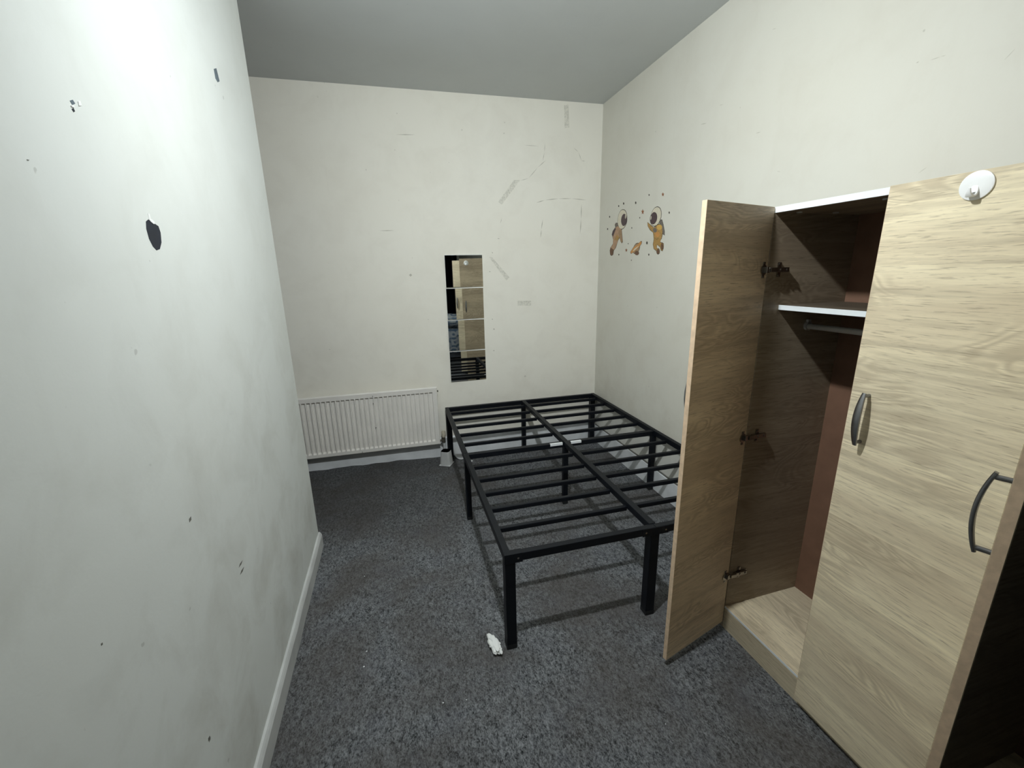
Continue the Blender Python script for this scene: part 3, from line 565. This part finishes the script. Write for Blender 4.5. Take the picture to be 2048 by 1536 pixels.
def door(name_lab, org, phi, y0, y1, w, m, hy, hs, hx):
    d = obj('door', box((0, y0, ZB), (w, y1, T-.0005), .0004), m, wr, loc=(org[0], org[1], 0), rot=(0, 0, phi)); d['label'] = name_lab
    e = .0006
    bm = bmesh.new(); add_box(bm, (w-.0006, y0+.0003, ZB+.0004), (w+e, y1-.0003, T-.001))
    ed = obj('edge_strip', bm, M_['mdf'], d); ed['label'] = 'bare pinkish board edge'
    bow_handle(d, hx, .978, 1.108, hy, hs)
    return d
A1, A3 = -.25712, -.353
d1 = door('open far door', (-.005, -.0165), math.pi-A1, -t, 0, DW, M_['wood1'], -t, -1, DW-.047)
d2 = door('closed middle door', (-.0022, -.6985), math.pi/2, 0, t, .6985-.357, M_['wood2'], t, 1, .6985-.357-.045)
d3 = door('open near door', (-.005, -.7015), math.pi-A3, 0, t, DW, M_['wood3'], 0, -1, DW-.026)
# inner lining faces of the open doors are the same oak laminate; concealed hinges
for z in (1.434, .845, .256):
    bm = bmesh.new()
    add_box(bm, (.030, -.0185, z-.006), (.082, -.016, z+.006), .0005)          # plate along the side panel
    add_box(bm, (.036, -.0195, z-.024), (.050, -.016, z+.024), .0005)          # cross wing
    add_box(bm, (.012, -.030, z-.0075), (.074, -.0205, z+.0075), .001)         # arm
    add_box(bm, (-.006, -.034, z-.007), (.020, -.024, z+.007), .001)           # knuckle
    for dx, dz in ((.043, .018), (.043, -.018)): add_cyl(bm, (dx, -.0194, z+dz), (dx, -.0225, z+dz), .004, 10)
    for dx in (.040, .066): add_cyl(bm, (dx, -.029, z), (dx, -.0325, z), .0038, 10)
    obj('hinge', bm, M_['hinge'], wr)
    bm = bmesh.new(); add_box(bm, (.016, 0, z-.026), (.030, .0022, z+.026), .0006); add_box(bm, (.006, .0, z-.010), (.022, .013, z+.010), .001)
    add_cyl(bm, (.023, .0005, z), (.023, .0035, z), .0165, 20)
    for dz in (.022, -.022): add_cyl(bm, (.023, .002, z+dz), (.023, .0042, z+dz), .0035, 10)
    obj('hinge_cup', bm, M_['hinge'], d1)
# hooks stuck on the doors (things of their own)
def wpt(d, v, z): 
    c, s = math.cos(WA), math.sin(WA); return Vector((F+d*c+v*s, Y1+d*s-v*c, z))
hook('adhesive_hook', 'round white adhesive hook at the top of the closed middle door', wpt(-.0184, .5255, 1.5985), WA+math.pi/2, 'white hooks on the wardrobe')
phi = math.pi-A1; c, s = math.cos(phi), math.sin(phi); lx, ly = DW-.085, -t-.0002
pw = (-.005+c*lx-s*ly, -.0165+s*lx+c*ly)
hook('adhesive_hook', 'round white adhesive hook on the outer face of the open far door', wpt(pw[0], -pw[1], 1.575), WA+phi+math.pi, 'white hooks on the wardrobe')

# ------------------------------------------------------------------ ceiling lamp above the frame: bulb set by its shadows, swivel and aim added for light
lx, ly, lz = BULB
lamp = tag(empty('ceiling_lamp', (lx, ly, H)), 'bare bulb above the frame, in a swivel fitting added to turn its light to the back wall', 'lamp')
ax = Vector(BULB_AIM).normalized(); bp = Vector((0, 0, lz-H)); mt = Matrix.Translation(bp) @ ax.to_track_quat('Z', 'Y').to_matrix().to_4x4()
bm = bmesh.new(); add_lathe(bm, [(.045, 0), (.045, -.008), (.030, -.022), (.006, -.028)], n=32); obj('ceiling_rose', bm, M_['plast'], lamp, True)
jt = bp - ax*.075
bm = bmesh.new(); add_cyl(bm, (0, 0, -.027), (0, 0, jt.z+.01), .005, 10); add_cyl(bm, (0, 0, jt.z+.012), jt, .006, 10); obj('stem', bm, M_['plast'], lamp, True)
bm = bmesh.new(); add_lathe(bm, [(.010, -.078), (.020, -.070), (.021, -.035), (.028, -.012), (.0312, -.001)], mt, 28); obj('lamp_holder', bm, M_['plast'], lamp, True)
bm = bmesh.new(); add_lathe(bm, [(.031*math.cos(a), .010*math.sin(a)) for a in [k*math.pi/2/8 for k in range(8)]]+[(.002, .010)], mt, 28)  # flattened face, shaped to throw the light forward
obj('bulb', bm, M_['bulb'], lamp, True)

# ------------------------------------------------------------------ small things on the floor
def blob(name, m, loc, size, rotz, seed, label, cat, rough=.45, sub=4):
    bm = bmesh.new(); bmesh.ops.create_icosphere(bm, subdivisions=sub, radius=1)
    for v in bm.verts:
        n1 = noise.noise(v.co*1.7+Vector((seed, 0, 0))); n2 = noise.noise(v.co*4.1+Vector((0, seed, 0))); r = abs(noise.noise(v.co*2.6+Vector((0, 0, seed))))
        v.co *= 1+rough*(n1*.7+n2*.35-r*.8)
        v.co = Vector((v.co.x*size[0], v.co.y*size[1]*(1+.25*v.co.x), v.co.z*size[2]))
    mz = min(v.co.z for v in bm.verts)
    for v in bm.verts: v.co.z -= mz
    o = obj(name, bm, m, None, True, loc, (0, 0, rotz)); tag(o, label, cat); return o
blob('crumpled_tissue', M_['tissue'], (.237, 1.360, .0005), (.052, .021, .014), math.radians(-75), 4.2, 'crumpled white tissue on the carpet by the near bed leg', 'tissue')
# tapered pot standing upside down in front of the far bed leg
pot = tag(empty('plastic_pot', (.222, 3.118, 0), math.radians(-28)), 'white tapered square pot upside down by the far bed leg', 'pot')
bm = bmesh.new(); a, b, h, th = .044, .034, .112, .0022
lay = [(a, .0, 1), (a*.985, .004, 1), (b*1.03, h-.006, 1), (b, h, 1)]
rings = []
for r, z, _ in lay:
    ring = []
    for k in range(16):
        an = 2*math.pi*(k+.5)/16; c_, s_ = math.cos(an), math.sin(an); q = (abs(c_)**6+abs(s_)**6)**(-1/6)
        ring.append(bm.verts.new((r*c_*q, r*s_*q, z)))
    rings.append(ring)
for p, q in zip(rings[:-1], rings[1:]):
    for k in range(16): bm.faces.new((p[k], p[(k+1) % 16], q[(k+1) % 16], q[k]))
bm.faces.new(rings[-1]); bmesh.ops.solidify(bm, geom=bm.faces[:], thickness=th)
obj('body', bm, M_['plast'], pot, True)
bm = bmesh.new()
for k in range(16):
    pass
add_box(bm, (-a-.0005, -a-.0005, 0), (a+.0005, a+.0005, .003), .001)
obj('rim', bm, M_['plast'], pot)
# curved sheet of white card leaning on the skirting under the bed
bm = bmesh.new(); N = 14; gr = []
for i in range(N+1):
    row = []
    for j in range(N+1):
        u = -1+2*i/N; v = -1+2*j/N
        x = u*math.sqrt(1-v*v/2)*.060; y = v*math.sqrt(1-u*u/2)*.060
        row.append(bm.verts.new((x, y, .35*(x*x)/.06+.0)))
    gr.append(row)
for i in range(N):
    for j in range(N): bm.faces.new((gr[i][j], gr[i+1][j], gr[i+1][j+1], gr[i][j+1]))
bmesh.ops.solidify(bm, geom=bm.faces[:], thickness=.0015)
o = obj('paper_plate', bm, M_['paper'], None, True, (.345, 3.196, .050), (math.radians(52), 0, math.radians(6)))
tag(o, 'white curved paper disc leaning against the skirting under the bed', 'paper')
bm = bmesh.new(); add_prism(bm, [(-.016, -.007, 0), (.004, -.011, 0), (.017, -.002, 0), (.011, .010, 0), (-.010, .008, 0)], (0, 0, 1), 0, .004)
tag(obj('paper_scrap', bm, M_['paper'], None, False, (.412, 3.105, .0006), (0, 0, .3)), 'tiny torn scrap of white paper beside the curved disc', 'paper')
random.seed(11)
for x, y, s, cl in ((-.30, 1.93, .004, 'white crumb on the carpet furthest back, near the left wall end'), (-.255, 1.47, .005, 'white crumb on the carpet left of the tissue, close to the left skirting'),
        (-.12, 1.39, .0035, 'small white crumb between the left skirting and the tissue'), (-.26, 1.40, .006, 'largest white crumb, beside the left skirting board'),
        (.02, 1.18, .004, 'white crumb on open carpet in front of the tissue'), (.10, 1.17, .0035, 'small white crumb just right of another in front of the tissue'), (.72, .92, .003, 'tiny white crumb on the carpet in front of the open wardrobe')):
    bm = bmesh.new(); bmesh.ops.create_icosphere(bm, subdivisions=1, radius=s*.65)
    for v in bm.verts: v.co = Vector((v.co.x*random.uniform(.6, 1.3), v.co.y*random.uniform(.6, 1.1), (v.co.z+s)*.35))
    tag(obj('lint_crumb', bm, M_['paper'], None, False, (x, y, 0)), cl, 'crumb', 'white crumbs on the carpet')

# ------------------------------------------------------------------ behind the camera (seen in the mirror tiles)
bm = bmesh.new(); N = 150; rows = []
for j in range(7):
    z = .05+j*(2.42-.05)/6
    rows.append([bm.verts.new((-.40+i*(1.97)/N, NEAR+.10+.030*math.sin(i*.62)+.012*math.sin(i*.27+j*.3), z)) for i in range(N+1)])
for j in range(6):
    for i in range(N): bm.faces.new((rows[j][i], rows[j][i+1], rows[j+1][i+1], rows[j+1][i]))
bmesh.ops.solidify(bm, geom=bm.faces[:], thickness=.003)
cu = tag(empty('curtain', (.5, NEAR+.08, 0)), 'floor-length navy curtain behind the camera, seen in the mirror tiles', 'curtain')
o = obj('cloth', bm, M_['curtain'], cu, True); o.location = (-.5, -(NEAR+.08), 0)
o = obj('curtain_rail', add_cyl(bmesh.new(), (-.45, NEAR+.1, 2.44), (1.58, NEAR+.1, 2.44), .011), M_['rod'], cu, True); o.location = (-.5, -(NEAR+.08), 0)
b2 = tag(empty('divan_bed', (.55, -1.75, 0)), 'single bed with dark mattress behind the camera, seen in the mirror tiles', 'bed')
obj('divan_base', box((.0, -.95, .03), (.97, .93, .26), .012), M_['mattress'], b2)
obj('mattress', box((.0, -.95, .262), (.97, .93, .46), .03), M_['mattress'], b2)
bm = bmesh.new(); N = 44; gr = []
for i in range(N+1):
    row = []
    for j in range(N+1):
        x = -.10+1.10*i/N; y = -.90+1.93*j/N
        z = .50+.05*noise.noise(Vector((x*4, y*4, 1)))+.10*max(0, noise.noise(Vector((x*1.7, y*1.7, 5))))
        yy, xx = y, x
        if y > .93: z = .47-(y-.93)*3.4; yy = .975+.012*math.sin(x*30)
        if x < -.03: z -= (-.03-x)*4.5; xx = -.045
        row.append(bm.verts.new((xx, yy, max(.12, z))))
    gr.append(row)
for i in range(N):
    for j in range(N): bm.faces.new((gr[i][j], gr[i+1][j], gr[i+1][j+1], gr[i][j+1]))
bmesh.ops.solidify(bm, geom=bm.faces[:], thickness=-.02)
o = obj('duvet', bm, M_['duvet'], None, True, (.55, -1.75, 0)); tag(o, 'blue and white floral duvet on the bed behind the camera', 'duvet')
blob('pillow', M_['duvet'], (.98, -1.05, .56), (.30, .17, .11), .15, 9.1, 'floral pillow bunched on the duvet behind the camera', 'pillow', .12, 3)
